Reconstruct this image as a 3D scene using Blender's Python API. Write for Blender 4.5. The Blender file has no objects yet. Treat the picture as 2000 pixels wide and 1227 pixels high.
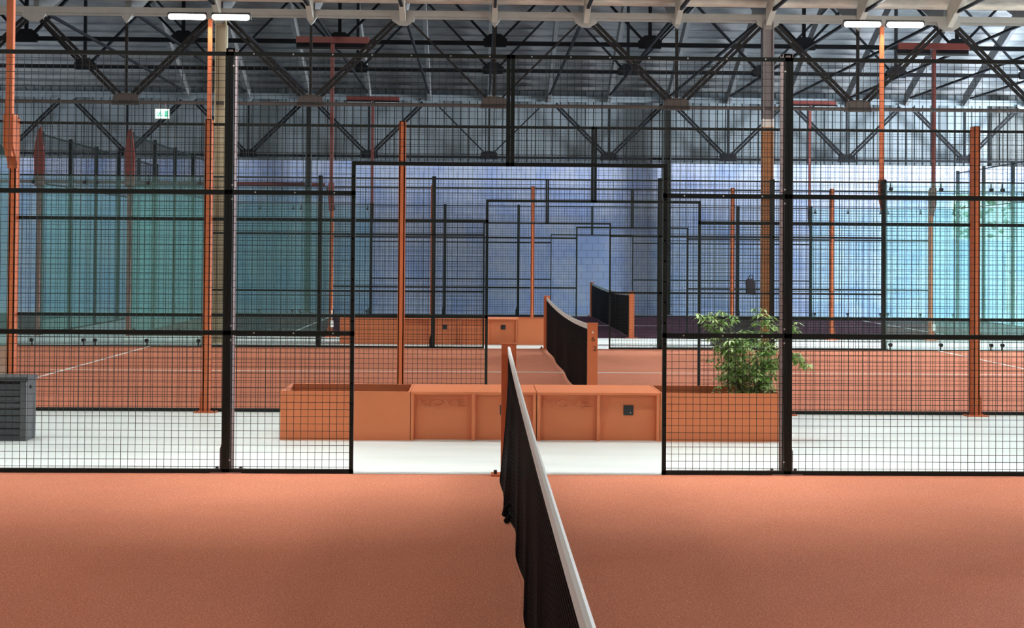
import bpy, math, random
from mathutils import Vector, Matrix
random.seed(7)
SC = bpy.context.scene
COL = SC.collection
W = {}                                   # world position of every parent
ORD = ['first','second','third','fourth','fifth','sixth','seventh','eighth','ninth','tenth','eleventh','twelfth',
       'thirteenth','fourteenth','fifteenth','sixteenth','seventeenth','eighteenth','nineteenth','twentieth']

# ------------------------------------------------------------------ materials
def mat(name, col, rough=0.6, metal=0.0, spec=0.5, var=0.0, vscale=6.0, bump=0.0, bscale=60.0, emit=None, estr=0.0, sheen=0.0):
    m = bpy.data.materials.new(name); m.use_nodes = True
    nt = m.node_tree; b = nt.nodes['Principled BSDF']
    b.inputs['Base Color'].default_value = (*col, 1); b.inputs['Roughness'].default_value = rough
    b.inputs['Metallic'].default_value = metal; b.inputs['Specular IOR Level'].default_value = spec
    if sheen: b.inputs['Sheen Weight'].default_value = sheen
    if emit: b.inputs['Emission Color'].default_value = (*emit, 1); b.inputs['Emission Strength'].default_value = estr
    if var or bump:
        tc = nt.nodes.new('ShaderNodeTexCoord')
        if var:
            n = nt.nodes.new('ShaderNodeTexNoise'); n.inputs['Scale'].default_value = vscale; n.inputs['Detail'].default_value = 5
            nt.links.new(tc.outputs['Object'], n.inputs['Vector'])
            r = nt.nodes.new('ShaderNodeMix'); r.data_type = 'RGBA'
            r.inputs[6].default_value = (*[c*(1-var) for c in col], 1); r.inputs[7].default_value = (*[min(1,c*(1+var)) for c in col], 1)
            nt.links.new(n.outputs['Fac'], r.inputs[0]); nt.links.new(r.outputs[2], b.inputs['Base Color'])
        if bump:
            n2 = nt.nodes.new('ShaderNodeTexNoise'); n2.inputs['Scale'].default_value = bscale; n2.inputs['Detail'].default_value = 3
            nt.links.new(tc.outputs['Object'], n2.inputs['Vector'])
            bp = nt.nodes.new('ShaderNodeBump'); bp.inputs['Strength'].default_value = bump; bp.inputs['Distance'].default_value = 0.01
            nt.links.new(n2.outputs['Fac'], bp.inputs['Height']); nt.links.new(bp.outputs[0], b.inputs['Normal'])
    return m

M = {}
M['frame'] = mat('dark_green_powder_coat', (.006,.0125,.011), .5, spec=.3)
M['wire'] = mat('dark_wire', (.012,.018,.018), .5)
M['bolt'] = mat('zinc_bolt', (.75,.75,.72), .3, .6)
M['postmauve'] = mat('mauve_grey_post', (.24,.17,.165), .5)
M['orange'] = mat('terracotta_steel', (.60,.150,.050), .5, var=.05)
M['planter'] = mat('terracotta_planter_paint', (.72,.21,.082), .55, var=.06, vscale=2)
M['black'] = mat('black_plastic', (.012,.013,.016), .4)
M['slot'] = mat('dark_slot', (.01,.008,.008), .7)
M['net'] = mat('black_net_cord', (.004,.0045,.005), .6, spec=.12)
M['tape'] = mat('white_net_tape', (.82,.85,.84), .7, bump=.2, bscale=200)
M['crate'] = mat('charcoal_plastic', (.045,.055,.062), .45)
M['cratelt'] = mat('charcoal_plastic_corner', (.075,.085,.09), .4)
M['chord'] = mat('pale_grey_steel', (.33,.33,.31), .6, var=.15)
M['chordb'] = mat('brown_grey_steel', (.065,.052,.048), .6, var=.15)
M['web'] = mat('dark_steel', (.013,.012,.012), .6, spec=.2, var=.2)
M['webm'] = mat('mid_grey_steel', (.13,.13,.13), .45, .2)
M['lattice'] = mat('blackened_steel', (.014,.015,.018), .8, spec=.15)
M['beamlit'] = mat('rafter_painted_light', (.50,.48,.42), .8, var=.15)  # lighter rafter copy, lamp light painted into its colour
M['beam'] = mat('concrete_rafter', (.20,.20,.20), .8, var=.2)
M['colgrey'] = mat('mauve_grey_column', (.20,.18,.19), .5, var=.1)
M['colorange'] = mat('ochre_column', (.44,.19,.06), .5, var=.25, vscale=4)
M['colbeige'] = mat('beige_column', (.50,.44,.30), .5, var=.1)
M['white'] = mat('white_paint', (.8,.8,.78), .5)
M['line'] = mat('white_court_line', (.85,.84,.80), .8)
M['leaf'] = mat('leaf_green', (.24,.44,.11), .45, var=.5, vscale=9)
M['leaf2'] = mat('leaf_light_green', (.58,.76,.34), .45, var=.35, vscale=9)
M['stem'] = mat('stem_brown', (.25,.22,.12), .7)
M['soil'] = mat('dark_soil', (.03,.022,.016), .9, bump=.6)
M['red'] = mat('oxide_red_steel', (.20,.04,.032), .5)
M['maroon'] = mat('maroon_cloth', (.045,.025,.035), .8)
M['lens'] = mat('lit_lens', (1,1,1), .4, emit=(1,.985,.93), estr=22)
M['lensoff'] = mat('unlit_lens', (.35,.36,.36), .3)
M['foliage'] = mat('outside_foliage', (.26,.44,.14), .7, var=.6, vscale=3)
M['ground'] = mat('outside_ground', (.5,.5,.45), .9)
M['clad'] = mat('grey_green_cladding', (.235,.275,.30), .5, var=.10, vscale=1.2)
M['claddark'] = mat('dark_cladding', (.10,.11,.11), .6, var=.15)
M['sidewall'] = mat('side_wall_grey', (.30,.31,.32), .8)

def turf(k=(1,1,1),nm='terracotta_turf'):
    m = mat(nm, (.54,.19,.115), .95, spec=.05, sheen=(.04 if k[0]==1 else 0))
    nt = m.node_tree; b = nt.nodes['Principled BSDF']; b.inputs['Sheen Tint'].default_value = (1,.72,.58,1)
    tc = nt.nodes.new('ShaderNodeTexCoord')
    n = nt.nodes.new('ShaderNodeTexNoise'); n.inputs['Scale'].default_value = 140; n.inputs['Detail'].default_value = 4; n.inputs['Roughness'].default_value=.7
    n3 = nt.nodes.new('ShaderNodeTexNoise'); n3.inputs['Scale'].default_value = .9; n3.inputs['Detail'].default_value = 3
    for q in (n, n3): nt.links.new(tc.outputs['Object'], q.inputs['Vector'])
    r = nt.nodes.new('ShaderNodeValToRGB')
    e = r.color_ramp.elements; e[0].position=.36; e[0].color=(.47,.148,.083,1); e[1].position=.60; e[1].color=(.76,.285,.178,1)
    x = e.new(.68); x.color=(.95,.60,.45,1)
    for q in e: q.color=(q.color[0]*k[0],q.color[1]*k[1],q.color[2]*k[2],1)
    nt.links.new(n.outputs['Fac'], r.inputs[0])
    mx = nt.nodes.new('ShaderNodeMix'); mx.data_type='RGBA'; mx.blend_type='MULTIPLY'; mx.inputs[0].default_value=.35
    r2 = nt.nodes.new('ShaderNodeValToRGB'); r2.color_ramp.elements[0].color=(.75,.75,.75,1); r2.color_ramp.elements[0].position=.35; r2.color_ramp.elements[1].position=.65
    nt.links.new(n3.outputs['Fac'], r2.inputs[0]); nt.links.new(r.outputs[0], mx.inputs[6]); nt.links.new(r2.outputs[0], mx.inputs[7])
    nt.links.new(mx.outputs[2], b.inputs['Base Color'])
    bp = nt.nodes.new('ShaderNodeBump'); bp.inputs['Strength'].default_value=.5; bp.inputs['Distance'].default_value=.01
    nt.links.new(n.outputs['Fac'], bp.inputs['Height']); nt.links.new(bp.outputs[0], b.inputs['Normal'])
    return m
M['turf'] = turf()
M['turfplum'] = turf((.15,.17,.42),'plum_turf')

def concrete():
    m = mat('pale_floor_coating', (.78,.83,.79), .42, spec=.4)
    nt = m.node_tree; b = nt.nodes['Principled BSDF']; tc = nt.nodes.new('ShaderNodeTexCoord')
    mp = nt.nodes.new('ShaderNodeMapping'); mp.inputs['Scale'].default_value=(.35,1.6,1); nt.links.new(tc.outputs['Object'], mp.inputs[0])
    n = nt.nodes.new('ShaderNodeTexNoise'); n.inputs['Scale'].default_value=1.6; n.inputs['Detail'].default_value=6; nt.links.new(mp.outputs[0], n.inputs['Vector'])
    r = nt.nodes.new('ShaderNodeValToRGB'); e=r.color_ramp.elements; e[0].position=.3; e[0].color=(.67,.73,.72,1); e[1].position=.62; e[1].color=(.79,.85,.84,1)
    nt.links.new(n.outputs['Fac'], r.inputs[0]); nt.links.new(r.outputs[0], b.inputs['Base Color'])
    return m
M['floor'] = concrete()

def blocks():
    m = mat('blue_painted_blockwork', (.36,.55,.86), .7, spec=.2)
    nt = m.node_tree; b = nt.nodes['Principled BSDF']; tc = nt.nodes.new('ShaderNodeTexCoord')
    sp = nt.nodes.new('ShaderNodeSeparateXYZ'); cb = nt.nodes.new('ShaderNodeCombineXYZ')
    nt.links.new(tc.outputs['Object'], sp.inputs[0]); nt.links.new(sp.outputs[0], cb.inputs[0]); nt.links.new(sp.outputs[2], cb.inputs[1])
    br = nt.nodes.new('ShaderNodeTexBrick'); br.inputs['Scale'].default_value=1; br.inputs['Brick Width'].default_value=.32; br.inputs['Row Height'].default_value=.20
    br.inputs['Mortar Size'].default_value=.009; br.inputs['Mortar Smooth'].default_value=.3; br.inputs['Bias'].default_value=0
    br.inputs['Color1'].default_value=(.60,.655,.86,1); br.inputs['Color2'].default_value=(.63,.69,.87,1); br.inputs['Mortar'].default_value=(.38,.44,.62,1)
    nt.links.new(cb.outputs[0], br.inputs['Vector'])
    n = nt.nodes.new('ShaderNodeTexNoise'); n.inputs['Scale'].default_value=1.3; n.inputs['Detail'].default_value=6; nt.links.new(tc.outputs['Object'], n.inputs['Vector'])
    r = nt.nodes.new('ShaderNodeValToRGB'); e=r.color_ramp.elements; e[0].position=.35; e[0].color=(.42,.62,1,1); e[1].position=.6; e[1].color=(1,1,1,1)
    nt.links.new(n.outputs['Fac'], r.inputs[0])
    mx = nt.nodes.new('ShaderNodeMix'); mx.data_type='RGBA'; mx.blend_type='MULTIPLY'; mx.inputs[0].default_value=.55
    nt.links.new(br.outputs[0], mx.inputs[6]); nt.links.new(r.outputs[0], mx.inputs[7]); nt.links.new(mx.outputs[2], b.inputs['Base Color'])
    bp = nt.nodes.new('ShaderNodeBump'); bp.inputs['Strength'].default_value=.6; bp.inputs['Distance'].default_value=.01
    nt.links.new(br.outputs['Fac'], bp.inputs['Height']); bp.invert=True; nt.links.new(bp.outputs[0], b.inputs['Normal'])
    return m
M['blocks'] = blocks()

def sheet(k=(1,1,1),nm='fibre_cement_sheet'):
    m = mat(nm, (.42,.42,.41), .8, spec=.2)
    nt = m.node_tree; b = nt.nodes['Principled BSDF']; tc = nt.nodes.new('ShaderNodeTexCoord')
    mp = nt.nodes.new('ShaderNodeMapping'); mp.inputs['Scale'].default_value=(.5,2,2); nt.links.new(tc.outputs['Object'], mp.inputs[0])
    n = nt.nodes.new('ShaderNodeTexNoise'); n.inputs['Scale'].default_value=2.2; n.inputs['Detail'].default_value=7; n.inputs['Roughness'].default_value=.65; nt.links.new(mp.outputs[0], n.inputs['Vector'])
    r = nt.nodes.new('ShaderNodeValToRGB'); e=r.color_ramp.elements; e[0].position=.33; e[0].color=(.30,.31,.32,1); e[1].position=.62; e[1].color=(.52,.52,.51,1)
    for q in e: q.color=(q.color[0]*k[0],q.color[1]*k[1],q.color[2]*k[2],1)
    w = nt.nodes.new('ShaderNodeTexWave'); w.wave_type='BANDS'; w.bands_direction='Y'; w.wave_profile='SIN'; w.inputs['Scale'].default_value=.956; w.inputs['Distortion'].default_value=.9; w.inputs['Detail'].default_value=3; w.inputs['Detail Scale'].default_value=2.0  # dark bands: shade between the corrugations painted into the colour
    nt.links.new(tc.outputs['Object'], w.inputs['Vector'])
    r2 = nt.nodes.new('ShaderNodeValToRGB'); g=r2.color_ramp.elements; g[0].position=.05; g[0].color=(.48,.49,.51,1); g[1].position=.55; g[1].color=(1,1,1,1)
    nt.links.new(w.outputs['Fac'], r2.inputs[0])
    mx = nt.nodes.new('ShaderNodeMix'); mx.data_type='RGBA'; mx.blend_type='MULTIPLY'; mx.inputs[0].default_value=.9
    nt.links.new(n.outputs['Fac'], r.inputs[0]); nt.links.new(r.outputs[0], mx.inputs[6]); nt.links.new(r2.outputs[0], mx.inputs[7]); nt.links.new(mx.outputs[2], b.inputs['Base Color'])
    return m
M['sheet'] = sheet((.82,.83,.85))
M['sheetlit'] = sheet((1.75,1.68,1.50),'sheet_painted_light')  # lighter, warmer sheet copy with the lamp light on the roof painted in

def glass():
    m = bpy.data.materials.new('green_tinted_glass'); m.use_nodes=True; nt=m.node_tree; nt.nodes.clear()
    o=nt.nodes.new('ShaderNodeOutputMaterial'); t=nt.nodes.new('ShaderNodeBsdfTransparent'); t.inputs[0].default_value=(.895,.957,.952,1)
    g=nt.nodes.new('ShaderNodeBsdfGlossy'); g.inputs['Roughness'].default_value=.02; g.inputs[0].default_value=(.9,1,.97,1)
    lw=nt.nodes.new('ShaderNodeLayerWeight'); lw.inputs[0].default_value=.5; pw=nt.nodes.new('ShaderNodeMath'); pw.operation='POWER'; pw.inputs[1].default_value=5; nt.links.new(lw.outputs['Facing'],pw.inputs[0])
    f=nt.nodes.new('ShaderNodeMath'); f.operation='MULTIPLY_ADD'; f.inputs[1].default_value=.90; f.inputs[2].default_value=.035; nt.links.new(pw.outputs[0],f.inputs[0])
    df=nt.nodes.new('ShaderNodeBsdfDiffuse'); df.inputs[0].default_value=(.30,.62,.58,1); hz=nt.nodes.new('ShaderNodeMixShader'); hz.name='haze'; hz.inputs[0].default_value=.13; nt.links.new(t.outputs[0],hz.inputs[1]); nt.links.new(df.outputs[0],hz.inputs[2])
    x=nt.nodes.new('ShaderNodeMixShader'); nt.links.new(f.outputs[0],x.inputs[0]); nt.links.new(hz.outputs[0],x.inputs[1]); nt.links.new(g.outputs[0],x.inputs[2])
    nt.links.new(x.outputs[0],o.inputs[0]); return m
M['glass'] = glass()
M['winglass'] = M['glass'].copy(); M['winglass'].name='clear_window_glass'; M['winglass'].node_tree.nodes['haze'].inputs[0].default_value=0
for n in M['winglass'].node_tree.nodes:
    if n.type=='BSDF_TRANSPARENT': n.inputs[0].default_value=(.95,.98,.97,1)
M['exit'] = mat('exit_sign_face', (.75,.95,.88), .5, emit=(.62,1,.84), estr=.95)
M['exitg'] = mat('exit_sign_green', (.05,.45,.28), .5, emit=(.15,.75,.5), estr=.6)

# ------------------------------------------------------------------ mesh helper
class MB:
    def __init__(s): s.v=[]; s.f=[]; s.mi=[]
    def poly(s, pts, faces, mi=0):
        b=len(s.v); s.v+= [tuple(p) for p in pts]; s.f+= [tuple(b+i for i in f) for f in faces]; s.mi+= [mi]*len(faces); return s
    def box(s, x0,x1,y0,y1,z0,z1, mi=0):
        return s.poly([(x0,y0,z0),(x1,y0,z0),(x1,y1,z0),(x0,y1,z0),(x0,y0,z1),(x1,y0,z1),(x1,y1,z1),(x0,y1,z1)],
            [(0,3,2,1),(4,5,6,7),(0,1,5,4),(1,2,6,5),(2,3,7,6),(3,0,4,7)], mi)
    def bar(s, a, b, w, h=None, mi=0, ref=(0,0,1)):
        a=Vector(a); b=Vector(b); d=(b-a).normalized(); h=h or w; r=Vector(ref)
        if abs(d.dot(r))>.98: r=Vector((0,1,0))
        u=d.cross(r).normalized()*w/2; v=u.cross(d).normalized()*h/2
        P=[a-u-v,a+u-v,a+u+v,a-u+v,b-u-v,b+u-v,b+u+v,b-u+v]
        return s.poly(P,[(0,3,2,1),(4,5,6,7),(0,1,5,4),(1,2,6,5),(2,3,7,6),(3,0,4,7)],mi)
    def tube(s, pts, r, n=8, mi=0):
        pts=[Vector(p) for p in pts]; rs = r if isinstance(r,(list,tuple)) else [r]*len(pts); base=len(s.v)
        for i,p in enumerate(pts):
            d=(pts[min(i+1,len(pts)-1)]-pts[max(i-1,0)]).normalized(); ref=Vector((0,0,1)) if abs(d.z)<.9 else Vector((0,1,0))
            u=d.cross(ref).normalized(); v=u.cross(d)
            for k in range(n):
                a=2*math.pi*k/n; s.v.append(tuple(p+u*math.cos(a)*rs[i]+v*math.sin(a)*rs[i]))
        for i in range(len(pts)-1):
            for k in range(n):
                q=base+i*n; s.f.append((q+k,q+(k+1)%n,q+n+(k+1)%n,q+n+k)); s.mi.append(mi)
        s.f.append(tuple(base+k for k in range(n))[::-1]); s.f.append(tuple(base+(len(pts)-1)*n+k for k in range(n))); s.mi+=[mi,mi]
        return s
    def prism(s, pts, d, mi=0):            # planar polygon extruded by vector d
        d=Vector(d); n=len(pts); P=[Vector(p) for p in pts]+[Vector(p)+d for p in pts]
        F=[tuple(range(n))[::-1], tuple(range(n,2*n))]+[(i,(i+1)%n,n+(i+1)%n,n+i) for i in range(n)]
        return s.poly(P,F,mi)
    def build(s, name, mats, parent=None, smooth=False, bevel=0):
        if not isinstance(mats,(list,tuple)): mats=[mats]
        off=W.get(parent.name,Vector((0,0,0))) if parent else Vector((0,0,0))
        me=bpy.data.meshes.new(name); me.from_pydata([tuple(Vector(v)-off) for v in s.v],[],s.f)
        for m in mats: me.materials.append(M[m] if isinstance(m,str) else m)
        me.polygons.foreach_set('material_index', s.mi)
        if smooth: me.polygons.foreach_set('use_smooth',[True]*len(s.f))
        me.update(); o=bpy.data.objects.new(name, me); COL.objects.link(o)
        if parent: o.parent=parent; W[o.name]=off
        if bevel:
            b=o.modifiers.new('Bevel','BEVEL'); b.width=bevel; b.segments=2; b.limit_method='ANGLE'
        return o
def tag(o, label=None, cat=None, group=None, kind=None):
    if label: o['label']=label
    if cat: o['category']=cat
    if group: o['group']=group
    if kind: o['kind']=kind
    return o
def thing(name, loc, label, cat, group=None):
    o=bpy.data.objects.new(name,None); COL.objects.link(o); o.location=loc; W[o.name]=Vector(loc); o.empty_display_size=.1
    return tag(o,label,cat,group)
def struct(name, mb, m, label=None, parent=None):
    o=mb.build(name,m,parent); 
    if not parent: tag(o,label,None,None,'structure')
    return o
def copy_tree(o, loc, label):
    c=o.copy(); COL.objects.link(c); c.location=loc; c['label']=label; W[c.name]=Vector(loc)
    for ch in o.children:
        k=ch.copy(); COL.objects.link(k); k.parent=c; W[k.name]=Vector(loc)
        for g in ch.children:
            q=g.copy(); COL.objects.link(q); q.parent=k
    return c

# ------------------------------------------------------------------ layout numbers (metres)
XA, XB, XC, XD = .215, 1.194, 3.062, -18.72
F1, F2, F3, F4, F5, WALL = 10.018, 14.660, 24.714, 28.037, 38.084, 39.60
ZA = .079
T1, T2, T3 = 12.1, 25.8, 39.5
XL, XR = -17.5, 31.0
def zfl(y): return ZA if y<=10.1 else (0 if y>=14.6 else ZA*(14.6-y)/4.5)

# ------------------------------------------------------------------ camera
f,yaw,pit,rol,cy,H = 2739.28,.023195,.016968,.007307,452.8,1.6421
right=Vector((math.cos(yaw),-math.sin(yaw),0)); fw=Vector((math.sin(yaw),math.cos(yaw),0)); up=Vector((0,0,1))
fwd=fw*math.cos(pit)+up*math.sin(pit); upc=-fw*math.sin(pit)+up*math.cos(pit)
r2=right*math.cos(rol)+upc*math.sin(rol); u2=-right*math.sin(rol)+upc*math.cos(rol)
cam=bpy.data.cameras.new('camera'); co=bpy.data.objects.new('camera',cam); COL.objects.link(co)
co.matrix_world=Matrix(((r2.x,u2.x,-fwd.x,0),(r2.y,u2.y,-fwd.y,0),(r2.z,u2.z,-fwd.z,H),(0,0,0,1)))
cam.sensor_fit='HORIZONTAL'; cam.sensor_width=36; cam.lens=f/2000*36; cam.shift_y=-(613.5-cy)/2000; cam.clip_start=.05; cam.clip_end=300
SC.camera=co

# ------------------------------------------------------------------ room shell
b=MB()
xs=(XL-.3,XR+.3)
prof=[(-1.9,ZA),(10.1,ZA),(14.6,0),(WALL+.2,0)]
V=[]
for y,z in prof: V+=[(xs[0],y,z),(xs[1],y,z)]
for y,z in prof: V+=[(xs[0],y,-.2),(xs[1],y,-.2)]
F=[(2*i,2*i+1,2*i+3,2*i+2) for i in range(3)]+[(8+2*i+2,8+2*i+3,8+2*i+1,8+2*i) for i in range(3)]
F+=[(0,8,9,1),(6,7,15,14)]+[(2*i,2*i+2,8+2*i+2,8+2*i) for i in range(3)]+[(2*i+1,8+2*i+1,8+2*i+3,2*i+3) for i in range(3)]
b.poly(V,F); struct('floor',b,'floor','pale grey coated concrete floor between the courts')

# back wall: blockwork with a window and a narrow door light, cladding above
wx0,wx1,wz0,wz1 = 13.45,15.32,2.17,3.50
dx0,dx1,dz0,dz1 = 15.0,15.24,.10,1.80
b=MB(); y0,y1=WALL,WALL+.2; zt=4.28
b.box(XL,wx0,y0,y1,0,zt).box(wx1,XR,y0,y1,0,zt).box(wx0,wx1,y0,y1,wz1,zt)
b.box(wx0,dx0,y0,y1,0,wz0).box(dx0,dx1,y0,y1,0,dz0).box(dx0,dx1,y0,y1,dz1,wz0).box(dx1,wx1,y0,y1,0,wz0)
struct('wall_back',b,'blocks','light blue painted block wall behind the far court')
b=MB()
def cladding(b,x0,x1,z0,z1,y,p=.235,d=.03):
    n=int((x1-x0)/p); pr=[]
    for i in range(n):
        x=x0+i*p; pr+=[(x,y),(x+p*.06,y+d),(x+p*.13,y+d),(x+p*.19,y)]
    pr.append((x0+n*p,y)); V=[]
    for x,yy in pr: V+=[(x,yy,z0),(x,yy,z1)]
    b.poly(V,[(2*i,2*i+2,2*i+3,2*i+1) for i in range(len(pr)-1)])
cladding(b,XL,14.55,zt,6.32,WALL+.04); struct('wall_back_upper',b,'clad','grey green ribbed cladding above the blue block wall')
b=MB(); cladding(b,14.55,XR,zt,6.32,WALL+.03); struct('wall_back_corner',b,'claddark','darker ribbed cladding at the right end above the block wall')
b=MB(); b.box(XL,XR,WALL+.12,WALL+.2,zt,9.6); struct('wall_back_outer',b,'sidewall','outer lining behind the ribbed cladding')
b=MB(); b.box(XL-.2,XL,-1.9,30.5,0,9.6).box(XL-.2,XL,35.5,WALL+.2,0,9.6).box(XL-.2,XL,30.5,35.5,0,1.4).box(XL-.2,XL,30.5,35.5,5,9.6); struct('wall_left',b,'sidewall','grey side wall at the left')  # unseen opening added to let daylight onto the far left
b=MB() # right wall with unseen openings added for daylight beside the middle and far bays
op=[(15.5,23.5,1.2,5.2),(24.9,38.8,.9,5.6)]
ys=[-1.9,15.5,23.5,24.9,38.8,WALL+.2]
for i in range(5):
    if i in (1,3):
        _,_,a,c=op[(i-1)//2]; b.box(XR,XR+.2,ys[i],ys[i+1],0,a).box(XR,XR+.2,ys[i],ys[i+1],c,9.6)
    else: b.box(XR,XR+.2,ys[i],ys[i+1],0,9.6)
struct('wall_right',b,'sidewall','grey side wall at the right with tall openings added for daylight')
b=MB(); b.box(XL-.2,XR+.2,-2.1,-1.9,0,9.6); struct('wall_front',b,'sidewall','grey wall behind the camera')
b=MB(); b.box(wx0,wx1,WALL+.05,WALL+.06,wz0,wz1); w1=struct('window_1',b,'winglass','window with trees outside in the blue wall at far right')
fr=MB(); 
for x in (wx0,wx1-.04,(wx0+wx1)/2+.35): fr.box(x,x+.04,WALL+.02,WALL+.08,wz0,wz1)
for z in (wz0,wz1-.04): fr.box(wx0,wx1,WALL+.02,WALL+.08,z,z+.04)
struct('window_frame',fr,'white',None,w1)
b=MB(); b.box(dx0,dx1,WALL+.05,WALL+.06,dz0,dz1); w2=struct('window_2',b,'winglass','narrow tall pane of daylight beside the door at far right')
fr=MB(); fr.box(dx0-.03,dx0,WALL-.02,WALL+.03,dz0,dz1+.03).box(dx1,dx1+.03,WALL-.02,WALL+.03,dz0,dz1+.03).box(dx0,dx1,WALL-.02,WALL+.03,dz1,dz1+.03)
struct('window_frame',fr,'white',None,w2)
# high light strip between cladding and roof on the right
b=MB(); b.box(11.4,15.2,WALL-.02,WALL+.02,6.05,6.13); w3=struct('window_3',b,mat('translucent_strip',(.8,.85,.9),.5,emit=(.80,.90,1),estr=1.1),'thin bright daylight strip under the roof at upper right')
fr=MB(); fr.box(11.36,15.24,WALL-.03,WALL+.0,6.13,6.16).box(11.36,15.24,WALL-.03,WALL+.0,6.02,6.05); struct('window_frame',fr,'white',None,w3)

# roof: gable bays of corrugated sheet
SL=.445
def roofz(y,a,c): 
    m=(a+c)/2; return 6.22+SL*((y-a) if y<m else (c-y))
def sheets(name,a,c,label,mt='sheet'):
    b=MB(); n=int((c-a)/.33)*4; V=[];F=[]
    wv=[0,.075,.080,.012]
    for i in range(n+1):
        y=a+(c-a)*i/n; z=roofz(y,a,c)+.05+wv[i%4]
        V+=[(XL,y,z),(XR,y,z)]
    for i in range(n): F.append((2*i,2*i+2,2*i+3,2*i+1))
    b.poly(V,F); struct(name,b,mt,label)
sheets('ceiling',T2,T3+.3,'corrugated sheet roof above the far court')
sheets('ceiling.001',T1,T2,'corrugated sheet roof above the middle court, lamp light painted in','sheetlit')
sheets('ceiling.002',-1.9,T1,'corrugated sheet roof above the front court, lamp light painted in','sheetlit')

# roof beams and tie frames, one every 1.685 m
G0=.25; GP=1.685
def roof_frames(a,c,xs_,bay,where):
    m=(a+c)/2; first=None; n=0
    for k in xs_:
        x=G0+GP*k
        if first is None:
            r=thing('roof_frame',(x,a,0),'x','roof frame','roof frames over the '+bay)
            for s,(p,q) in enumerate(((a+.1,m),(c-.1,m))):
                zp=roofz(p,a,c); zq=roofz(m,a,c)
                q2=MB(); q2.prism([(x-.05,p,zp-.34),(x-.05,q,zq-.34),(x-.05,q,zq+.02),(x-.05,p,zp+.02)],(.10,0,0))
                q2.build('rafter','beam' if a==T2 else 'beamlit',r)
            MB().bar((x,a+.1,6.14),(x,c-.1,6.14),.05,.05).build('tie','lattice',r)
            first=r
        else: r=copy_tree(first,(x,a,0),'x')
        r['label']='dark roof rafter with tie rod over the %s, %s from the left'%(bay,ORD[n]); n+=1
roof_frames(T2,T3,range(-5,11),'far court','')
roof_frames(T1,T2,range(-3,6),'middle court','')
roof_frames(-1.6,T1,range(-3,6),'front court','')

# trusses running across (X)
def truss(name,y,label,cat='roof truss',mt=('chord','chordb','web','web','chordb')):
    r=thing(name,(G0,y,0),label,cat)
    zb,ztp=4.40,6.08; x0,x1=XL+.1,XR-.1
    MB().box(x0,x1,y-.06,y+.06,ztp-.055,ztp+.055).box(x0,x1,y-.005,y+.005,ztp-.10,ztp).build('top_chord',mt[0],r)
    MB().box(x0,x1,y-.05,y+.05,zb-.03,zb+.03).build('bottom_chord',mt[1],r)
    P=2*GP
    for k in range(-5,6):
        xb=G0+P*k
        if not x0<xb<x1: continue
        for s in (-1,1):
            xt=xb+s*GP
            if not x0<xt<x1: continue
            big = k!=0 
            a=Vector((xb+s*.10,y,zb+.10)); c=Vector((xt-s*.12,y,ztp-.12)); m=MB()
            if big:
                d=(c-a).normalized(); nrm=Vector((-d.z,0,d.x))*.038
                for t in (-1,1): m.bar(a+nrm*t,c+nrm*t,.055,.035,ref=(0,1,0))
            else: m.bar(a,c,.05,.035)
            m.build('diagonal',mt[2] if big else mt[3],r)
        MB().bar((xb,y,zb),(xb,y,ztp),.05,.045).build('vertical',mt[3],r)
        MB().prism([(xb-.25,y+.03,zb-.05),(xb+.25,y+.03,zb-.05),(xb+.22,y+.03,zb+.13),(xb+.08,y+.03,zb+.17),(xb-.08,y+.03,zb+.17),(xb-.22,y+.03,zb+.13)],(0,-.08,0)).build('gusset_plate',mt[4],r)
        MB().prism([(xb-.13,y+.03,ztp-.05),(xb+.13,y+.03,ztp-.05),(xb,y+.03,ztp-.24)],(0,-.08,0)).build('gusset_plate',mt[0],r)
    for k in range(-5,6):
        xt=G0+P*k+GP
        if not x0<xt<x1: continue
        MB().prism([(xt-.24,y+.03,ztp+.03),(xt+.24,y+.03,ztp+.03),(xt+.20,y+.03,ztp-.14),(xt+.07,y+.03,ztp-.22),(xt-.07,y+.03,ztp-.22),(xt-.20,y+.03,ztp-.14)],(0,-.08,0)).build('gusset_plate',mt[0],r)
    return r
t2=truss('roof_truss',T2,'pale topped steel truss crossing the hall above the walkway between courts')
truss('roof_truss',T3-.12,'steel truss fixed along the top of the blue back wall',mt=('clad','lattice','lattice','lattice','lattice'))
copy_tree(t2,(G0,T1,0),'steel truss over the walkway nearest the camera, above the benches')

# secondary lattices at the third points of the far bay
def lattice(y,label):
    r=thing('roof_lattice',(G0,y,0),label,'roof truss'); zb=6.25; zt2=roofz(y,T2,T3)-.3
    MB().box(XL+.1,XR-.1,y-.045,y+.045,zb-.045,zb+.045).build('bottom_chord','lattice',r)
    MB().box(XL+.1,XR-.1,y-.045,y+.045,zt2-.045,zt2+.045).build('top_chord','lattice',r)
    for k in range(-4,5):
        xb=G0+.06+2*GP*k; big=k in(-1,2,-3)
        for s in (-1,1):
            MB().bar((xb+s*.1,y,zb+.05),(xb+s*GP,y,zt2),.10 if big else .05,.05).build('diagonal','lattice',r)
        MB().bar((xb,y,zb),(xb,y,zt2),.07).build('vertical','lattice',r)
        MB().prism([(xb-.24,y+.03,zb-.08),(xb+.24,y+.03,zb-.08),(xb+.26,y+.03,zb+.08),(xb+.12,y+.03,zb+.2),(xb-.12,y+.03,zb+.2),(xb-.26,y+.03,zb+.08)],(0,-.09,0)).build('gusset_plate','lattice',r)
lattice(30.4,'black lattice truss high over the near part of the far court')
lattice(34.9,'black lattice truss high over the rear part of the far court')

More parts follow.
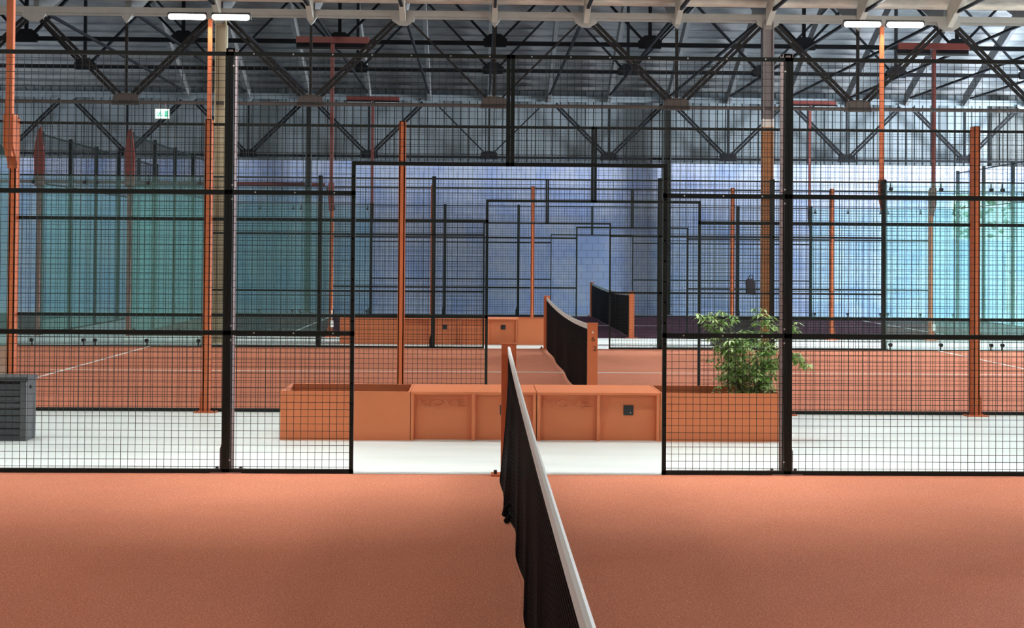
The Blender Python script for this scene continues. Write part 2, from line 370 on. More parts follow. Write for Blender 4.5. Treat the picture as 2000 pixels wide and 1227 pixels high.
# columns
def column(x,y,label,mats,zsplit,ztop=6.0,w=.20,flip=1):
    r=thing('steel_column',(x,y,zfl(y)),label,'column'); z0=zfl(y)
    def seg(a,c,m):
        b=MB()                                  # I section: two flanges and a web
        b.box(x-w/2,x-w/2+.022,y-w/2,y+w/2,a,c).box(x+w/2-.022,x+w/2,y-w/2,y+w/2,a,c).box(x-w/2,x+w/2,y-.012,y+.012,a,c)
        return b.build('shaft',m,r)
    seg(z0,zsplit,mats[0])
    if zsplit<ztop: seg(zsplit,zsplit+.15,'white'); seg(zsplit+.15,ztop,mats[1])
    b=MB(); b.box(x-.17,x+.17,y-.17,y+.17,z0,z0+.02); b.build('base_plate',mats[0],r)
    return r
column(5.31,T2,'tall ochre steel column with a white band, behind the leafy planter',('colorange','colgrey'),4.05)
column(-4.76,T2,'beige steel column standing left of the dark fence post',('colbeige','colbeige'),6.0)
column(-4.80,T3-.15,'dark steel column on the back wall, left of the openings',('claddark','claddark'),6.0,w=.16)
column(5.25,T3-.15,'dark steel column on the back wall, right of the openings',('claddark','claddark'),6.0,w=.24)
column(5.31,T1,'steel column beside the right end of the front walkway',('colorange','colgrey'),4.05)
column(-4.95,T1,'steel column beside the left end of the front walkway',('colbeige','colbeige'),6.0)

# red pipe along the back wall
b=MB(); b.tube([(-14.5,WALL-.10,3.62),(-4.35,WALL-.10,3.60)],.04,8); pp=thing('wall_pipe',(-9,WALL-.1,3.5),'oxide red pipe running along the blue wall at left','pipe'); b.build('pipe','red',pp)
b=MB()
for x in (-13,-11,-9,-7,-5): b.box(x-.02,x+.02,WALL-.12,WALL+.0,3.54,3.68)
b.build('pipe_bracket','claddark',pp)

# ------------------------------------------------------------------ courts
def court(xc,y0,y1,z,label,x0=None,x1=None,lines=True,mt='turf'):
    x0=xc-10 if x0 is None else x0; x1=xc+10 if x1 is None else x1
    r=thing('court_turf',(xc,(y0+y1)/2,z),label,'court')
    MB().box(x0,x1,y0,y1,z+.0005,z+.006).build('turf',mt,r)
    ym=(y0+y1)/2; zz=z+.010
    if lines:
        MB().box(xc-7.15,xc+7.15,ym-.025,ym+.025,z+.002,zz).build('centre_line','line',r)
        for s in (-1,1): MB().box(xc+s*6.95-.025,xc+s*6.95+.025,y0,y1,z+.002,zz-.001).build('service_line','line',r)
court(XA,-.01,F1-.018,ZA,'terracotta turf of the front court, filling the bottom of the view')
court(XB,F2+.018,F3-.018,0,'terracotta turf of the middle court with white lines')
court(XC,F4+.018,F5-.018,0,'dark plum turf of the far court before the blue wall',mt='turfplum')
court(XD,F4+.018,F5-.018,0,'dark plum turf of the neighbouring court at far left edge',mt='turfplum',x0=XL+.3,x1=XD+10,lines=False)

R3=[(-10,-8),(-8,-6),(-6,-4),(-4,-2),(2,4),(4,6),(6,8),(8,10)]
def wires(x0,x1,z0,z1,y,zb,mb,w=.0042):
    n0=math.ceil((x0+20)/.0508-1e-6); n1=math.floor((x1+20)/.0508+1e-6)
    return n0,n1
def fence(xc,y,out,zb,label,mods=None,pm='orange',tall=False,where='',bolts=False,sw=1.0):
    r=thing('court_fence',(xc,y,zb),label,'fence')
    mods=R3 if mods is None else mods
    def mesh(x0,x1,z0,z1,lab=None):
        b=MB(); t=.0018*sw; c=.0508
        i=math.ceil(x0/c)
        while i*c<x1:
            X=xc+i*c; b.box(X-t,X+t,y-t,y+t,zb+z0,zb+z1); i+=1
        k=math.ceil(z0/c)
        while k*c<z1:
            Z=zb+k*c; b.box(xc+x0,xc+x1,y+t*out,y+3*t*out,Z-t,Z+t); k+=1
        b.build('mesh_panel','wire',r)
    def frm(b,x0,x1,z0,z1,w=.028,d=.03):
        b.box(xc+x0,xc+x1,y-d/2,y+d/2,zb+z0,zb+z1)
    W_=.028
    for (a,c) in mods:
        gl=min(abs(a),abs(c))>=6
        b=MB()
        frm(b,a+.001,a+W_,0,3); frm(b,c-W_,c-.001,0,3); 
        for z in ((0,.036),(2.972,3.0)): frm(b,a,c,*z)
        if gl:
            b=MB(); frm(b,a,c,0,.026); b.build('bottom_rail','frame',r)
            b=MB(); frm(b,a,c,2.985,3.01); b.build('top_rail','frame',r)
            g=MB(); g.box(xc+a+.006,xc+c-.006,y-.006,y+.006,zb+.03,zb+2.98); g.build('glass_panel','glass',r)
            for z in (.11,2.87):
                for x in (a+.10,(a+c)/2,c-.10):
                    q=MB(); q.tube([(xc+x,y-.035,zb+z),(xc+x,y+.035,zb+z)],.033,10); q.box(xc+x-.012,xc+x+.012,y+.01*out,y+.03*out,zb+z-.11 if z<1 else zb+z,zb+z if z<1 else zb+z+.11)
                    q.build('glass_clamp','black',r)
            continue
        for z in (1,2): frm(b,a,c,z-.016,z+.016)
        b.build('panel_frame','frame',r)
        mesh(a+.02,c-.02,.02,2.98)
    # middle four metres with the opening
    for s in (-1,1):
        b=MB(); e=1.1
        X=lambda u,v:(min(s*u,s*v),max(s*u,s*v))
        frm(b,*X(2-W_,2-.001),0,3)
        frm(b,*X(e,e+W_),0,2.2+W_)
        frm(b,*X(e,2),0,.036); frm(b,*X(e,2),.984,1.016); frm(b,*X(e,2),1.984,2.016)
        frm(b,*X(0,2),2.972,3.0); frm(b,*X(0,e),2.2,2.2+W_); frm(b,*X(.002,W_+.002),2.2,3)
        if bolts:
            for i in range(15):
                zz=zb+.06+.147*i
                for q in (-1,1): b.poly([(xc+s*(e+.014)+.008*math.cos(t*math.pi/3),y-.0165,zz+.008*math.sin(t*math.pi/3)) for t in range(6)],[(0,1,2,3,4,5)],1)
            for zz in (1.0,2.0,2.986):
                for i in range(3 if zz<2.5 else 7):
                    xx=xc+s*(1.25+.28*i if zz<2.5 else .15+.28*i)
                    b.poly([(xx+.006*math.cos(t*math.pi/3),y-.0165,zb+zz+.006*math.sin(t*math.pi/3)) for t in range(6)],[(0,1,2,3,4,5)],1)
            for zz in (.10,.95,1.05,1.95,2.05,2.9):
                for q in (.986*2,): b.poly([(xc+s*q+.007*math.cos(t*math.pi/3),y-.0165,zb+zz+.007*math.sin(t*math.pi/3)) for t in range(6)],[(0,1,2,3,4,5)],1)
        b.build('opening_frame',['frame','bolt'],r)
        m=(X(e+.01,2-.02)); mesh(m[0],m[1],.02,2.98); m=X(.02,e+.01); mesh(m[0],m[1],2.21,2.98)
    # orange posts on the walkway side
    have=sorted(set([-2,2]+[v for ab in mods for v in ab if abs(v)<=6]))
    for x in have:
        b=MB(); yo=y+out*.02; yb=y+out*.13; ya,yc=min(yo,yb),max(yo,yb)
        b.box(xc+x-.034,xc+x+.034,ya,ya+.012,zb,zb+3.03).box(xc+x-.034,xc+x+.034,yc-.012,yc,zb,zb+3.03).box(xc+x-.030,xc+x-.018,ya,yc,zb,zb+3.03).box(xc+x+.018,xc+x+.030,ya,yc,zb,zb+3.03).box(xc+x-.03,xc+x+.03,ya,yc,zb+3.02,zb+3.03)
        po=b.build('post',pm,r)
        zf=max(zb-.079,min(zb,zfl(y+out*.08))); 
        b=MB(); b.box(xc+x-.11,xc+x+.11,y+out*.08-.10,y+out*.08+.10,min(zf,zb),zb+.014)
        g=xc+x+(.03 if x>0 else -.03)
        b.prism([(g,y+out*.11,zb+.01),(g+(.035 if x>0 else -.035),y+out*.11,zb+.01),(g+(.035 if x>0 else -.035),y+out*.11,zb+.16),(g,y+out*.11,zb+.27)],(0,.012,0))
        b.build('base_plate',pm,po)
        b=MB()
        for dx in (-.085,.085): b.tube([(xc+x+dx,y+out*.12,zb+.012),(xc+x+dx,y+out*.12,zb+.035)],.012,8)
        b.build('anchor_bolt','black',po)
    return r
fence(XA,F1,1,ZA,'near wire mesh fence across the view with the large middle opening',bolts=True,pm='postmauve',mods=[m for m in R3 if abs(m[0])<7 and abs(m[1])<7],sw=.85)
fence(XB,F2,-1,0,'mesh fence behind the bench walkway with orange posts, near side of middle court')
fence(XB,F3,1,0,'dark mesh and glass fence on the far side of the middle court',pm='frame')
fence(XC,F4,-1,0,'mesh and glass fence on the near side of the far court')
fence(XC,F5,1,0,'mesh and glass fence nearest the blue back wall',pm='frame')

fence(XA,-.03,-1,ZA,'near fence of the front court, behind the camera',mods=[m for m in R3 if abs(m[0])<7 and abs(m[1])<7],pm='postmauve')

def end_wall(x,y0,y1,label,post_orange=False):
    r=thing('end_fence',(x,(y0+y1)/2,0),label,'fence'); n=5; d=(y1-y0)/n
    for i in range(n+1):
        y=y0+d*i; MB().box(x-.035,x+.035,y-.04,y+.04,0,4.05).build('post','frame',r)
    for i in range(n):
        a,c=y0+d*i+.04,y0+d*(i+1)-.04
        MB().box(x-.006,x+.006,a,c,.03,2.98).build('glass_panel','glass',r)
        for z0_,z1_,nm in ((0,.03,'bottom_rail'),(3.0,3.03,'middle_rail'),(3.97,4.0,'top_rail')): MB().box(x-.015,x+.015,a,c,z0_,z1_).build(nm,'frame',r)
        b=MB(); t=.0021; k=1
        while a+k*.0508<c: yy=a+k*.0508; b.box(x-t,x+t,yy-t,yy+t,3.03,3.97); k+=1
        for q in range(1,19): b.box(x+t,x+3*t,a,c,3.03+q*.0508-t,3.03+q*.0508+t)
        b.build('mesh_panel','wire',r)
    return r
def corner_fin(x,y,label):
    r=thing('corner_bracket',(x,y,0),label,'post')
    b=MB(); b.prism([(x-.09,y-.10,2.95),(x+.09,y-.10,2.95),(x+.10,y-.10,3.55),(x+.03,y-.10,4.12),(x-.04,y-.10,4.05),(x-.10,y-.10,3.65)],(0,.05,0))
    b.build('fin','red',r); MB().box(x-.04,x+.04,y-.10,y-.05,0,3.0).build('post','red',r)
end_wall(XC-10,F4+.05,F5-.05,'glass end wall of the far court at its left end')
end_wall(XC+10,F4+.05,F5-.05,'glass end wall of the far court at its right end')
end_wall(XD+10,F4+.05,F5-.05,'glass end wall of the neighbouring court at far left')
corner_fin(XC-10,F4-.02,'pointed red corner bracket of the far court, left of the orange post')
corner_fin(XD+10,F4-.02,'pointed red corner bracket of the neighbouring court near the left edge')

# ------------------------------------------------------------------ floodlight masts
def lamp(x,y,z,face,tilt,power,lit,r,w=.68):
    # housing with a lens on its lower front
    ax=Vector((0,face*math.cos(tilt),-math.sin(tilt))); up_=Vector((0,face*math.sin(tilt),math.cos(tilt))); c=Vector((x,y,z))
    b=MB(); h=.055; d=.03
    P=[]
    for sx in (-w/2,w/2):
        for sa in (-d,d):
            for su in (-h,h): P.append(c+Vector((sx,0,0))+ax*sa+up_*su)
    b.poly(P,[(0,1,3,2),(4,6,7,5),(0,4,5,1),(2,3,7,6),(0,2,6,4),(1,5,7,3)])
    ho=b.build('lamp_housing','black',r)
    b=MB(); n=18; rr=h*.98; o=c+ax*(d+.004); L=w/2-.01-rr; pts=[]
    for i in range(n):
        a=2*math.pi*i/n; sx=L if math.cos(a)>=0 else -L
        pts.append(o+Vector((sx+rr*math.cos(a),0,0))+up_*(rr*math.sin(a)))
    b.prism(pts,ax*.012); b.build('lens','lens' if lit else 'lensoff',ho)
    if lit:
        l=bpy.data.lights.new('lamp_light','AREA'); l.shape='RECTANGLE'; l.size=w*.95; l.size_y=.10; l.energy=power; l.color=(1,.97,.90)
        lo=bpy.data.objects.new('lamp_light',l); COL.objects.link(lo)
        zc=-ax; xc_=Vector((1,0,0)); yc_=zc.cross(xc_); p=c+ax*(d+.022)
        lo.matrix_world=Matrix(((xc_.x,yc_.x,zc.x,p.x),(xc_.y,yc_.y,zc.y,p.y),(xc_.z,yc_.z,zc.z,p.z),(0,0,0,1)))
def mast(x,yf,out,zb,label,lit,power=230,m='orange',h=5.95,off=.24,added_uplight=0):
    y=yf+out*off; r=thing('floodlight_mast',(x,y,zb+2.6),label,'floodlight')
    MB().box(x-.034,x+.034,y-.034,y+.034,zb+2.62,zb+h-.14).build('pole',m,r)
    ya,yc=yf+out*.13,y
    b=MB(); 
    for sx in (-.05,.038):
        b.prism([(x+sx,ya,zb+2.55),(x+sx,ya,zb+3.05),(x+sx,yc+out*.04,zb+3.05),(x+sx,yc+out*.04,zb+2.72)],(.012,0,0))
    b.box(x-.05,x+.05,min(ya,ya+out*.012),max(ya,ya+out*.012),zb+2.5,zb+3.06); b.build('bracket',m,r)
    zc=zb+h-.12 if m=='red' else zb+h-.15
    MB().box(x-.72,x+.72,y-.04,y+.04,zc,zc+(.12 if m=='red' else .05)).build('crossbar','red' if m=='red' else 'chord',r)
    for s in (-1,1): lamp(x+s*.385,y-out*.10,zb+h-(.17 if m=='red' else .11),-out,math.radians(38),power,lit,r)
    if added_uplight: lamp(x,y-out*.10,zb+h+.10,-out,math.radians(-28),added_uplight,True,r)  # extra lamp above the frame, added to brighten the middle roof
    return r
PB=52
mast(XB-6,F3,1,0,'lit twin floodlight mast at upper left above the middle court',True,PB)
mast(XB+6,F3,1,0,'lit twin floodlight mast at upper right above the middle court',True,PB)
mast(XB-6,F2,-1,0,'orange floodlight mast at the far left edge, on the nearer orange post',True,PB,added_uplight=150)
mast(XB+6,F2,-1,0,'floodlight mast right of the view, on the orange post line',True,PB,added_uplight=150)
mast(XA-6,F1,1,ZA,'floodlight mast of the front court, left of the view',True,60)
mast(XA+6,F1,1,ZA,'floodlight mast of the front court, right of the view',True,60)
mast(XA-6,-.03,-1,ZA,'floodlight mast of the front court, behind the camera at left',True,62)
mast(XA+6,-.03,-1,ZA,'floodlight mast of the front court, behind the camera at right',True,62)
mast(XC-6,F4,-1,0,'unlit mast with a wide red crossbar, left of the middle, seen from behind',False,m='red')
mast(XC+6,F4,-1,0,'unlit mast with a wide red crossbar at right, seen from behind',False,m='red')
mast(XC-6,F5,1,0,'small unlit mast by the blue wall, left of the middle',False,m='red')
mast(XC+6,F5,1,0,'small unlit mast by the blue wall at right',False,m='red')

# ------------------------------------------------------------------ nets
def net(xc,y0,y1,zb,label,sag=.05,bulge=0.0,knot=False):
    r=thing('court_net',(xc,(y0+y1)/2,zb),label,'net')
    L=y1-y0; ya,yb=y0+.03,y1-.03
    def top(y): t=(y-ya)/(yb-ya); return zb+.911-4*sag*t*(1-t)
    def dx(y,t): 
        if not bulge: return .012*math.sin(y*2.3)*t
        return -bulge*math.exp(-((y-(y1-.75))/1.0)**2)*t**1.3+.014*math.sin(y*5)*t*t
    for s,y in ((0,y0),(1,y1)):
        b=MB(); b.box(xc-.052,xc+.052,y-.035,y+.035,zb,zb+.925)
        po=b.build('net_post','orange',r)
        b=MB(); b.box(xc-.058,xc+.058,y-.04,y+.04,zb+.925,zb+.935).box(xc-.12,xc+.12,y-.07,y+.07,zb,zb+.012); b.build('cap_and_foot','orange',po)
        yi=y+.0355 if s==0 else y-.0355
        b=MB(); b.box(xc-.006,xc+.006,min(yi,yi+(.002 if s==0 else -.002)),max(yi,yi+(.002 if s==0 else -.002)),zb+.03,zb+.91); b.build('slot','slot',po)
        b=MB(); b.tube([(xc-.09,y-.02,zb+.012),(xc-.09,y-.02,zb+.04)],.012,8).tube([(xc+.09,y-.02,zb+.012),(xc+.09,y-.02,zb+.04)],.012,8); b.build('anchor_bolt','black',po)
    n=40; b=MB()
    ys=[ya+(yb-ya)*i/n for i in range(n+1)]
    V=[];F=[]
    for y in ys:
        z=top(y); V+=[(xc-.007,y,z-.055),(xc-.009,y,z-.003),(xc,y,z+.004),(xc+.009,y,z-.003),(xc+.007,y,z-.055)]
    for i in range(n):
        for k in range(4): q=i*5+k; F.append((q,q+1,q+6,q+5))
        F.append((i*5+4,i*5,i*5+5,i*5+9))
    F+=[(0,4,3,2,1),(n*5,n*5+1,n*5+2,n*5+3,n*5+4)]
    b.poly(V,F); b.build('top_tape','tape',r)
    b=MB(); c=.0018; cell=.023; m=int((yb-ya)/cell); zlev=[0,.18,.38,.58,.78,1]
    for i in range(m+1):
        y=ya+cell*i; z=top(y)-.05
        pts=[(xc+dx(y,t),y,z+(zb+.012-z)*t) for t in zlev]
        for p,q in zip(pts,pts[1:]): b.bar(p,q,2*c,2*c)
    for k in range(1,39):
        t=k/38; prev=None
        for i in range(n+1):
            y=ys[i]; z=top(y)-.05; p=(xc+dx(y,t),y,z+(zb+.012-z)*t)
            if prev: b.bar(prev,p,2*c,2*c if k<38 else 5*c)
            prev=p
    b.build('net_mesh','net',r)
    if knot:
        b=MB(); y=y1-1.78
        pts=[(xc-.02,y,zb+.12),(xc-.045,y,zb+.09),(xc-.05,y+.01,zb+.05),(xc-.03,y+.03,zb+.02),(xc-.045,y-.02,zb+.018),(xc-.02,y-.03,zb+.06)]
        b.tube(pts,[.012,.02,.024,.022,.018,.012],8); b.build('loose_cord','net',r)
    return r
net(XA,.02,F1-.055,ZA+.006,'black net with white top tape crossing the front court towards the camera',sag=.06,bulge=.06,knot=True)
net(XB,F2+.055,F3-.055,.006,'black net of the middle court seen through the opening',sag=.07)
net(XC,F4+.055,F5-.055,.006,'dark net of the far court before the blue wall',sag=.07)
def text_mesh(txt,name,mt,parent,loc,w,h,depth,upright=True):
    cu=bpy.data.curves.new('t','FONT'); cu.body=txt; cu.extrude=.02; cu.align_x='CENTER'; cu.align_y='CENTER'
    o=bpy.data.objects.new('t',cu); COL.objects.link(o); bpy.context.view_layer.update()
    dg=bpy.context.evaluated_depsgraph_get(); me=bpy.data.meshes.new_from_object(o.evaluated_get(dg))
    bpy.data.objects.remove(o); xs_=[v.co.x for v in me.vertices]; ys_=[v.co.y for v in me.vertices]
    sx=w/(max(xs_)-min(xs_)); sy=h/(max(ys_)-min(ys_)); mx=(max(xs_)+min(xs_))/2; my=(max(ys_)+min(ys_))/2
    off=W.get(parent.name,Vector((0,0,0)))
    for v in me.vertices:
        x,y,z=v.co; v.co=Vector((loc[0]+(x-mx)*sx,loc[1]-z*depth/.02/2,loc[2]+(y-my)*sy))-off
    me.materials.clear(); me.materials.append(M[mt]); q=bpy.data.objects.new(name,me); COL.objects.link(q); q.parent=parent; W[q.name]=off
    return q
# number marks on the near post of the middle net
bn=[o for o in COL.objects if o.name.startswith('court_net')][1]
pst=[c for c in bn.children if c.name.startswith('net_post')]; pst=min(pst,key=lambda c:(Vector(c.bound_box[0])+W[c.name]).y)
W[pst.name]=W[bn.name]
text_mesh('6','number_mark','slot',pst,(XB+.005,F2+.0195,.775),.035,.05,.002)
text_mesh('2','number_mark','slot',pst,(XB+.022,F2+.0195,.675),.04,.05,.002)
b=MB(); b.prism([(XB-.012,F2+.0195,.835),(XB+.012,F2+.0195,.835),(XB,F2+.0195,.86)],(0,-.002,0)); b.build('arrow_mark','white',pst)

# ------------------------------------------------------------------ planters and benches
def planter(x0,x1,y0,y1,zt_,label):
    zb=min(zfl(y0),zfl(y1)); r=thing('planter_box',((x0+x1)/2,(y0+y1)/2,zb),label,'planter','terracotta steel planters'); t=.018
    b=MB(); b.box(x0,x1,y0,y0+t,zb,zt_).box(x0,x1,y1-t,y1,zb,zt_).box(x0,x0+t,y0+t,y1-t,zb,zt_).box(x1-t,x1,y0+t,y1-t,zb,zt_)
    b.build('box','planter',r)
    MB().box(x0+t,x1-t,y0+t,y1-t,zb,zt_-.10).build('soil','soil',r)
def bench(x0,x1,y0,y1,zt_,label,letters=True,front=True):
    zb=min(zfl(y0),zfl(y1)); r=thing('steel_bench',((x0+x1)/2,(y0+y1)/2,zb),label,'bench','terracotta steel benches'); xm=(x0+x1)/2
    MB().box(x0,x1,y0,y1,zt_-.022,zt_).build('seat','planter',r,bevel=.003)
    MB().box(x0,x1,y0+.075,y1,zb,zt_-.022).build('back_panel','planter',r)
    for x in (x0+.001,xm-.014,x1-.029): MB().box(x,x+.028,y0+.002,y0+.075,zb,zt_-.022).build('fin','planter',r)
    if letters:
        text_mesh('MOVE.','raised_lettering','planter',r,((x0+xm)/2,y0+.075,zt_-.105),.42,.066,.034)
    xs_=(xm+x1)/2; b=MB(); b.box(xs_-.042,xs_+.042,y0+.062,y0+.075,zt_-.20,zt_-.116); s=b.build('socket','black',r)
    b=MB(); b.box(xs_+.014,xs_+.022,y0+.060,y0+.062,zt_-.182,zt_-.174); b.build('switch','white',s)
    return r
for gx,gy,gt,w in ((-1.70,12.12,.462,'front'),(-2.555,25.85,.475,'rear')):
    a,b_,c,d,e=[gx+v for v in (0,1.115,2.205,3.275,4.33)]
    planter(a,b_,gy,gy+.72,gt,'left terracotta planter of the %s bench row, without plants'%w)
    bench(b_+.003,c-.003,gy,gy+.72,gt,'left terracotta bench of the %s row with recessed panels'%w)
    bench(c+.003,d-.003,gy,gy+.72,gt,'right terracotta bench of the %s row with black socket'%w)
    planter(d,e,gy,gy+.72,gt,('right terracotta planter of the front bench row, filled with leafy plants' if w=='front' else 'right terracotta planter of the rear row, mostly behind the net'))

# ------------------------------------------------------------------ plants
def plant(root,stems,label,nleaf=1):
    r=thing('leafy_plant',root,label,'plant','leafy plants in the right planter')
    sb=MB(); la=MB()
    for (tip,mid,dens,spread) in stems:
        p0=Vector(root)+Vector((random.uniform(-.05,.05),random.uniform(-.08,.08),-.1)); p1=Vector(mid); p2=Vector(tip); pts=[]
        for i in range(9):
            t=i/8; pts.append(p0*(1-t)**2+p1*2*t*(1-t)+p2*t*t)
        sb.tube(pts,[.008-.0006*i for i in range(9)],6)
        for k in range(int(dens*1.9)):
            t=1-random.random()**1.6*.75; c=p0*(1-t)**2+p1*2*t*(1-t)+p2*t*t
            c+=Vector((random.gauss(0,spread),random.gauss(0,spread*.8),random.gauss(0,spread*.7)))
            # palmate cluster: several leaflets from one point
            az=random.uniform(0,6.28); nl=random.randint(5,8); mi=1 if random.random()<.42 else 0
            for q in range(nl):
                a=az+q*6.28/nl*.85; dz=random.uniform(-.55,.25); d=Vector((math.cos(a),math.sin(a),dz)).normalized(); ln=random.uniform(.05,.095); wd=ln*random.uniform(.12,.20)
                s=d.cross(Vector((0,0,1))).normalized()*wd; dn=Vector((0,0,-ln*.22))
                b0=c+d*ln*.12; m1=c+d*ln*.5; m2=c+d*ln*.8+dn*.5; tp=c+d*ln+dn
                la.poly([b0,m1+s,m1,m1-s,m2+s*.6,m2,m2-s*.6,tp],[(0,2,1),(0,3,2),(1,2,5,4),(2,3,6,5),(4,5,7),(5,6,7)],mi)
    sb.build('stem','stem',r); la.build('foliage',['leaf','leaf2'],r,smooth=True)
Y=12.42
plant((2.33,Y,.37),[((1.98,Y-.05,1.10),(2.25,Y,.9),13,.035),((2.10,Y,1.14),(2.2,Y,.8),20,.05),((2.22,Y+.05,1.10),(2.3,Y,.8),18,.05),((2.02,Y,1.00),(2.3,Y,.85),8,.035),
 ((2.20,Y,.80),(2.3,Y,.6),26,.06),((2.33,Y-.1,.90),(2.33,Y,.6),28,.07),((2.26,Y+.08,.62),(2.3,Y,.5),24,.06),((2.12,Y,.86),(2.25,Y,.7),9,.05),((2.40,Y+.1,.98),(2.36,Y,.7),20,.06)],
 'tall leafy green plant at the left of the planted box, leaning left')
plant((2.50,Y,.37),[((2.52,Y,1.15),(2.5,Y,.8),18,.045),((2.62,Y+.08,1.12),(2.55,Y,.8),14,.04),((2.82,Y,1.03),(2.6,Y,1.1),9,.03),((2.90,Y-.05,.70),(2.7,Y,.95),14,.035),((2.82,Y-.05,.78),(2.65,Y,.9),9,.03),
 ((2.55,Y,.72),(2.5,Y,.6),26,.06),((2.44,Y-.1,.66),(2.48,Y,.5),26,.06),((2.60,Y-.12,.86),(2.52,Y,.7),20,.06),((2.50,Y+.1,.60),(2.5,Y,.5),22,.06)],
 'leafy green plant at the right of the planted box, partly behind the dark post')

# ------------------------------------------------------------------ storage crates
def crate(x0,x1,y0,y1,label):
    zb=min(zfl(y0),zfl(y1)); h=zfl((y0+y1)/2)+.545; r=thing('storage_crate',((x0+x1)/2,(y0+y1)/2,zb),label,'storage box','charcoal storage boxes')
    b=MB(); b.box(x0+.03,x1-.03,y0+.03,y1-.03,zb,h-.05); n=9; st=(h-.06-zb)/n
    b.build('body','black',r)
    b=MB()
    for i in range(n):
        z=zb+.004+st*i; b.box(x0+.05,x1-.05,y0+.008,y0+.03,z,z+st-.008).box(x0+.05,x1-.05,y1-.03,y1-.008,z,z+st-.008)
    b.build('slats','crate',r)
    for xx in (x0+.006,x1-.022): MB().box(xx,xx+.016,y0+.05,y1-.05,zb,h-.04).build('side_panel','cratelt',r)
    for x in (x0,x1-.06):
        for y in (y0,y1-.06): MB().box(x,x+.06,y,y+.06,zb,h-.04).build('corner_post','cratelt',r,bevel=.008)
    l=MB().box(x0-.01,x1+.01,y0-.01,y1+.01,h-.04,h).build('lid','crate',r,bevel=.008)
    MB().box(x1-.02,x1+.002,y0+.10,y0+.14,h-.11,h-.08).build('latch','slot',r)
crate(-4.66,-3.81,11.95,12.21,'dark slatted storage box at the left edge of the front walkway')
crate(4.33,5.17,25.9,26.16,'dark storage box behind the plants beside the ochre column')

# ------------------------------------------------------------------ small things
r=thing('exit_sign',(-5.8,T2-.12,4.09),'small glowing pale green emergency exit sign hanging from the truss','sign')
MB().box(-5.93,-5.67,T2-.13,T2-.09,4.09,4.275).build('case','white',r)
MB().box(-5.922,-5.678,T2-.134,T2-.13,4.098,4.267).build('face','exit',r)
b=MB(); y=T2-.1345
def sq(x0,x1,z0,z1): b.box(-5.8+x0,-5.8+x1,y-.002,y,4.182+z0,4.182+z1)
sq(.05,.10,-.06,.05); sq(-.045,-.03,.02,.04); sq(-.06,-.02,-.02,.018); sq(-.075,-.055,-.055,-.02); sq(-.025,-.005,-.05,-.02); sq(-.01,.03,.0,.01); sq(-.10,-.085,-.01,.03)
b.build('running_figure','exitg',r)
b=MB(); b.box(-5.86,-5.85,T2-.115,T2-.105,4.27,4.37).box(-5.75,-5.74,T2-.115,T2-.105,4.27,4.37); b.build('hanger','chord',r)
for x,lab in ((XC-6,'small white cable box low on the red post left of the rear planter'),(XC+6,'small white cable box low on the red post at right')):
    yy=F4-.19; r=thing('cable_box',(x+.03,yy,.18),lab,'cable box','white cable boxes')
    MB().box(x-.005,x+.06,yy-.03,yy+.03,.20,.33).build('case','white',r,bevel=.006); MB().tube([(x+.03,yy,.32),(x+.03,yy,.55)],.006,6).build('cable','white',r)
r=thing('hanging_bag',(7.38,F5-.06,.62),'dark maroon bag hanging on the far fence behind the plants','bag')
b=MB(); b.prism([(7.26,F5-.05,.63),(7.52,F5-.05,.62),(7.50,F5-.05,1.0),(7.44,F5-.05,1.06),(7.28,F5-.05,1.05),(7.24,F5-.05,.98)],(0,-.10,0)); b.build('bag_body','maroon',r,bevel=.02)
b=MB(); b.tube([(7.32,F5-.1,1.04),(7.36,F5-.06,1.15),(7.43,F5-.06,1.16),(7.45,F5-.1,1.04)],.012,6); b.build('strap','maroon',r)

# outside: ground and trees seen through the window
b=MB(); b.box(8,26,WALL+.4,WALL+16,-.2,0); struct('trim_1',b,'ground','sunlit ground outside the window')
def tree(x,y,h,label):
    r=thing('tree',(x,y,0),label,'tree','trees outside the window'); MB().tube([(x,y,0),(x+.1,y,h*.5),(x,y,h*.8)],[.14,.10,.05],8).build('trunk','stem',r)
    b=MB()
    for i in range(300):
        c=Vector((random.gauss(x,h*.20),random.gauss(y,h*.15),h*.60+random.gauss(0,h*.17))); s=random.uniform(.08,.18)
        a=Vector((random.gauss(0,1),random.gauss(0,1),random.gauss(0,1))).normalized(); u=a.cross(Vector((0,0,1))).normalized()*s; v=a.cross(u).normalized()*s
        b.poly([c-u,c+v*.6,c+u,c-v*.6],[(0,1,2,3)])
    b.build('crown','foliage',r)
tree(15.3,43.5,5.4,'bushy tree outside the window at far right, left one'); tree(20.0,49,7.5,'bushy tree outside the window at far right, right one')

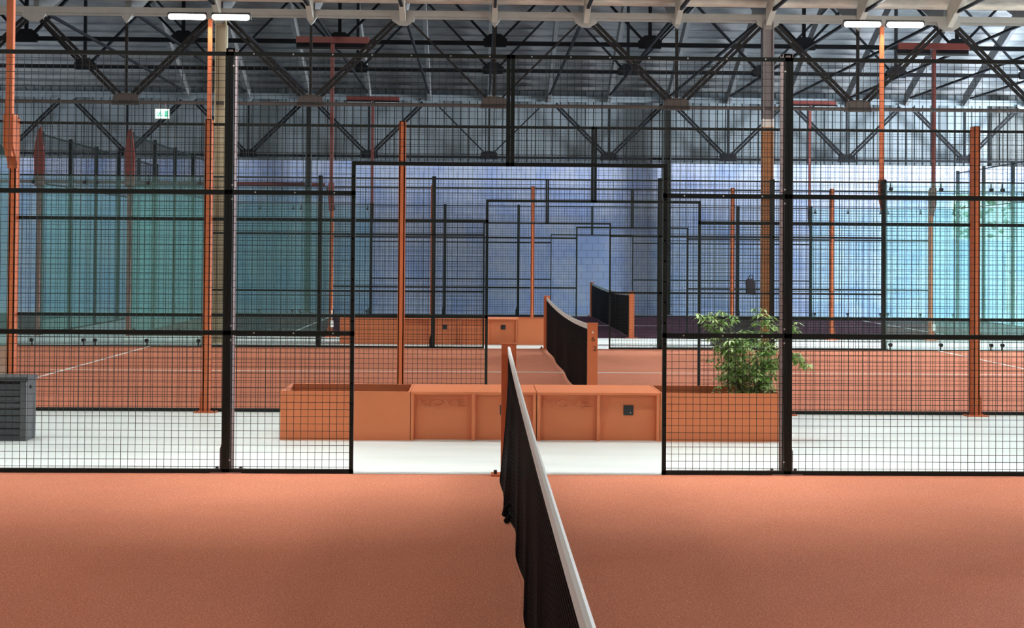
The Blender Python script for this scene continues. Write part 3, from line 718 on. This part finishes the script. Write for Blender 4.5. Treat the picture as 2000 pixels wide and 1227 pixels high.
# ------------------------------------------------------------------ unseen pendants and daylight lamps, added to brighten the hall
def fill(x,y,z,power,label,spread=66):
    r=thing('added_pendant_light',(x,y,z),label,'ceiling light','pendant lights added over the front walkway')
    MB().box(x-.6,x+.6,y-.05,y+.05,z,z+.06).build('housing','white',r); MB().box(x-.58,x+.58,y-.04,y+.04,z-.008,z).build('lens','lens',r)
    b=MB(); b.box(x-.008,x+.008,y-.008,y+.008,z+.06,6.115); b.build('hanger','lattice',r)
    l=bpy.data.lights.new('fill','AREA'); l.shape='RECTANGLE'; l.size=1.15; l.size_y=.08; l.energy=power; l.color=(.95,1,.97); l.spread=math.radians(spread)
    lo=bpy.data.objects.new('fill',l); COL.objects.link(lo); lo.location=(x,y,z-.02)
for i,x in enumerate((G0-3*GP,G0-GP,G0+GP,G0+3*GP)):
    fill(x,10.0,4.4,31,'%s pendant light from the left, added unseen above the near fence'%ORD[i])
    fill(x,13.0,4.4,20,'%s pendant light from the left, added unseen above the bench walkway'%ORD[i],80)

def day_fill(x,y,z,sx,sy,power,rot,color=(.84,.92,1),spread=180):
    l=bpy.data.lights.new('daylight','AREA'); l.shape='RECTANGLE'; l.size=sx; l.size_y=sy; l.energy=power; l.color=color; l.spread=math.radians(spread)
    lo=bpy.data.objects.new('daylight',l); COL.objects.link(lo); lo.location=(x,y,z); lo.rotation_euler=rot
def aim(p,t): return (Vector(t)-Vector(p)).to_track_quat('-Z','Y').to_euler()
day_fill(XR-.6,31.5,3.3,4.6,7.0,22500,aim((XR-.6,31.5,3.3),(0,39.6,4.6)))
day_fill(XL+.4,33,3.2,3.5,5,120,aim((XL+.4,33,3.2),(-6,39.6,3)))  # lamp added to lift the dim left end of the back wall
day_fill(XR-.3,19.5,3.2,4.0,7.0,250,aim((XR-.3,19.5,3.2),(1,21.5,8.3)),(1,.985,.93),70)  # warm lamp added to lighten the middle roof, not daylight
day_fill(XR-.3,26.4,3.4,2.2,2.2,540,aim((XR-.3,26.4,3.4),(1,26.5,0)),(.95,1,.97),15)  # narrow lamp added to brighten the rear walkway floor

wd=bpy.data.worlds.new('sky'); SC.world=wd; wd.use_nodes=True
su=bpy.data.lights.new('sun','SUN'); su.energy=7; su.angle=.01; so=bpy.data.objects.new('sun',su); COL.objects.link(so); so.rotation_euler=aim((0,0,0),(-1,.25,-.85))
bg=wd.node_tree.nodes['Background']; bg.inputs[0].default_value=(.80,.90,1,1); bg.inputs[1].default_value=4.0
SC.view_settings.view_transform='Standard'; SC.view_settings.look='None'; SC.view_settings.gamma=1; SC.view_settings.exposure=0; SC.view_settings.use_curve_mapping=False
SC.cycles.transparent_max_bounces=32
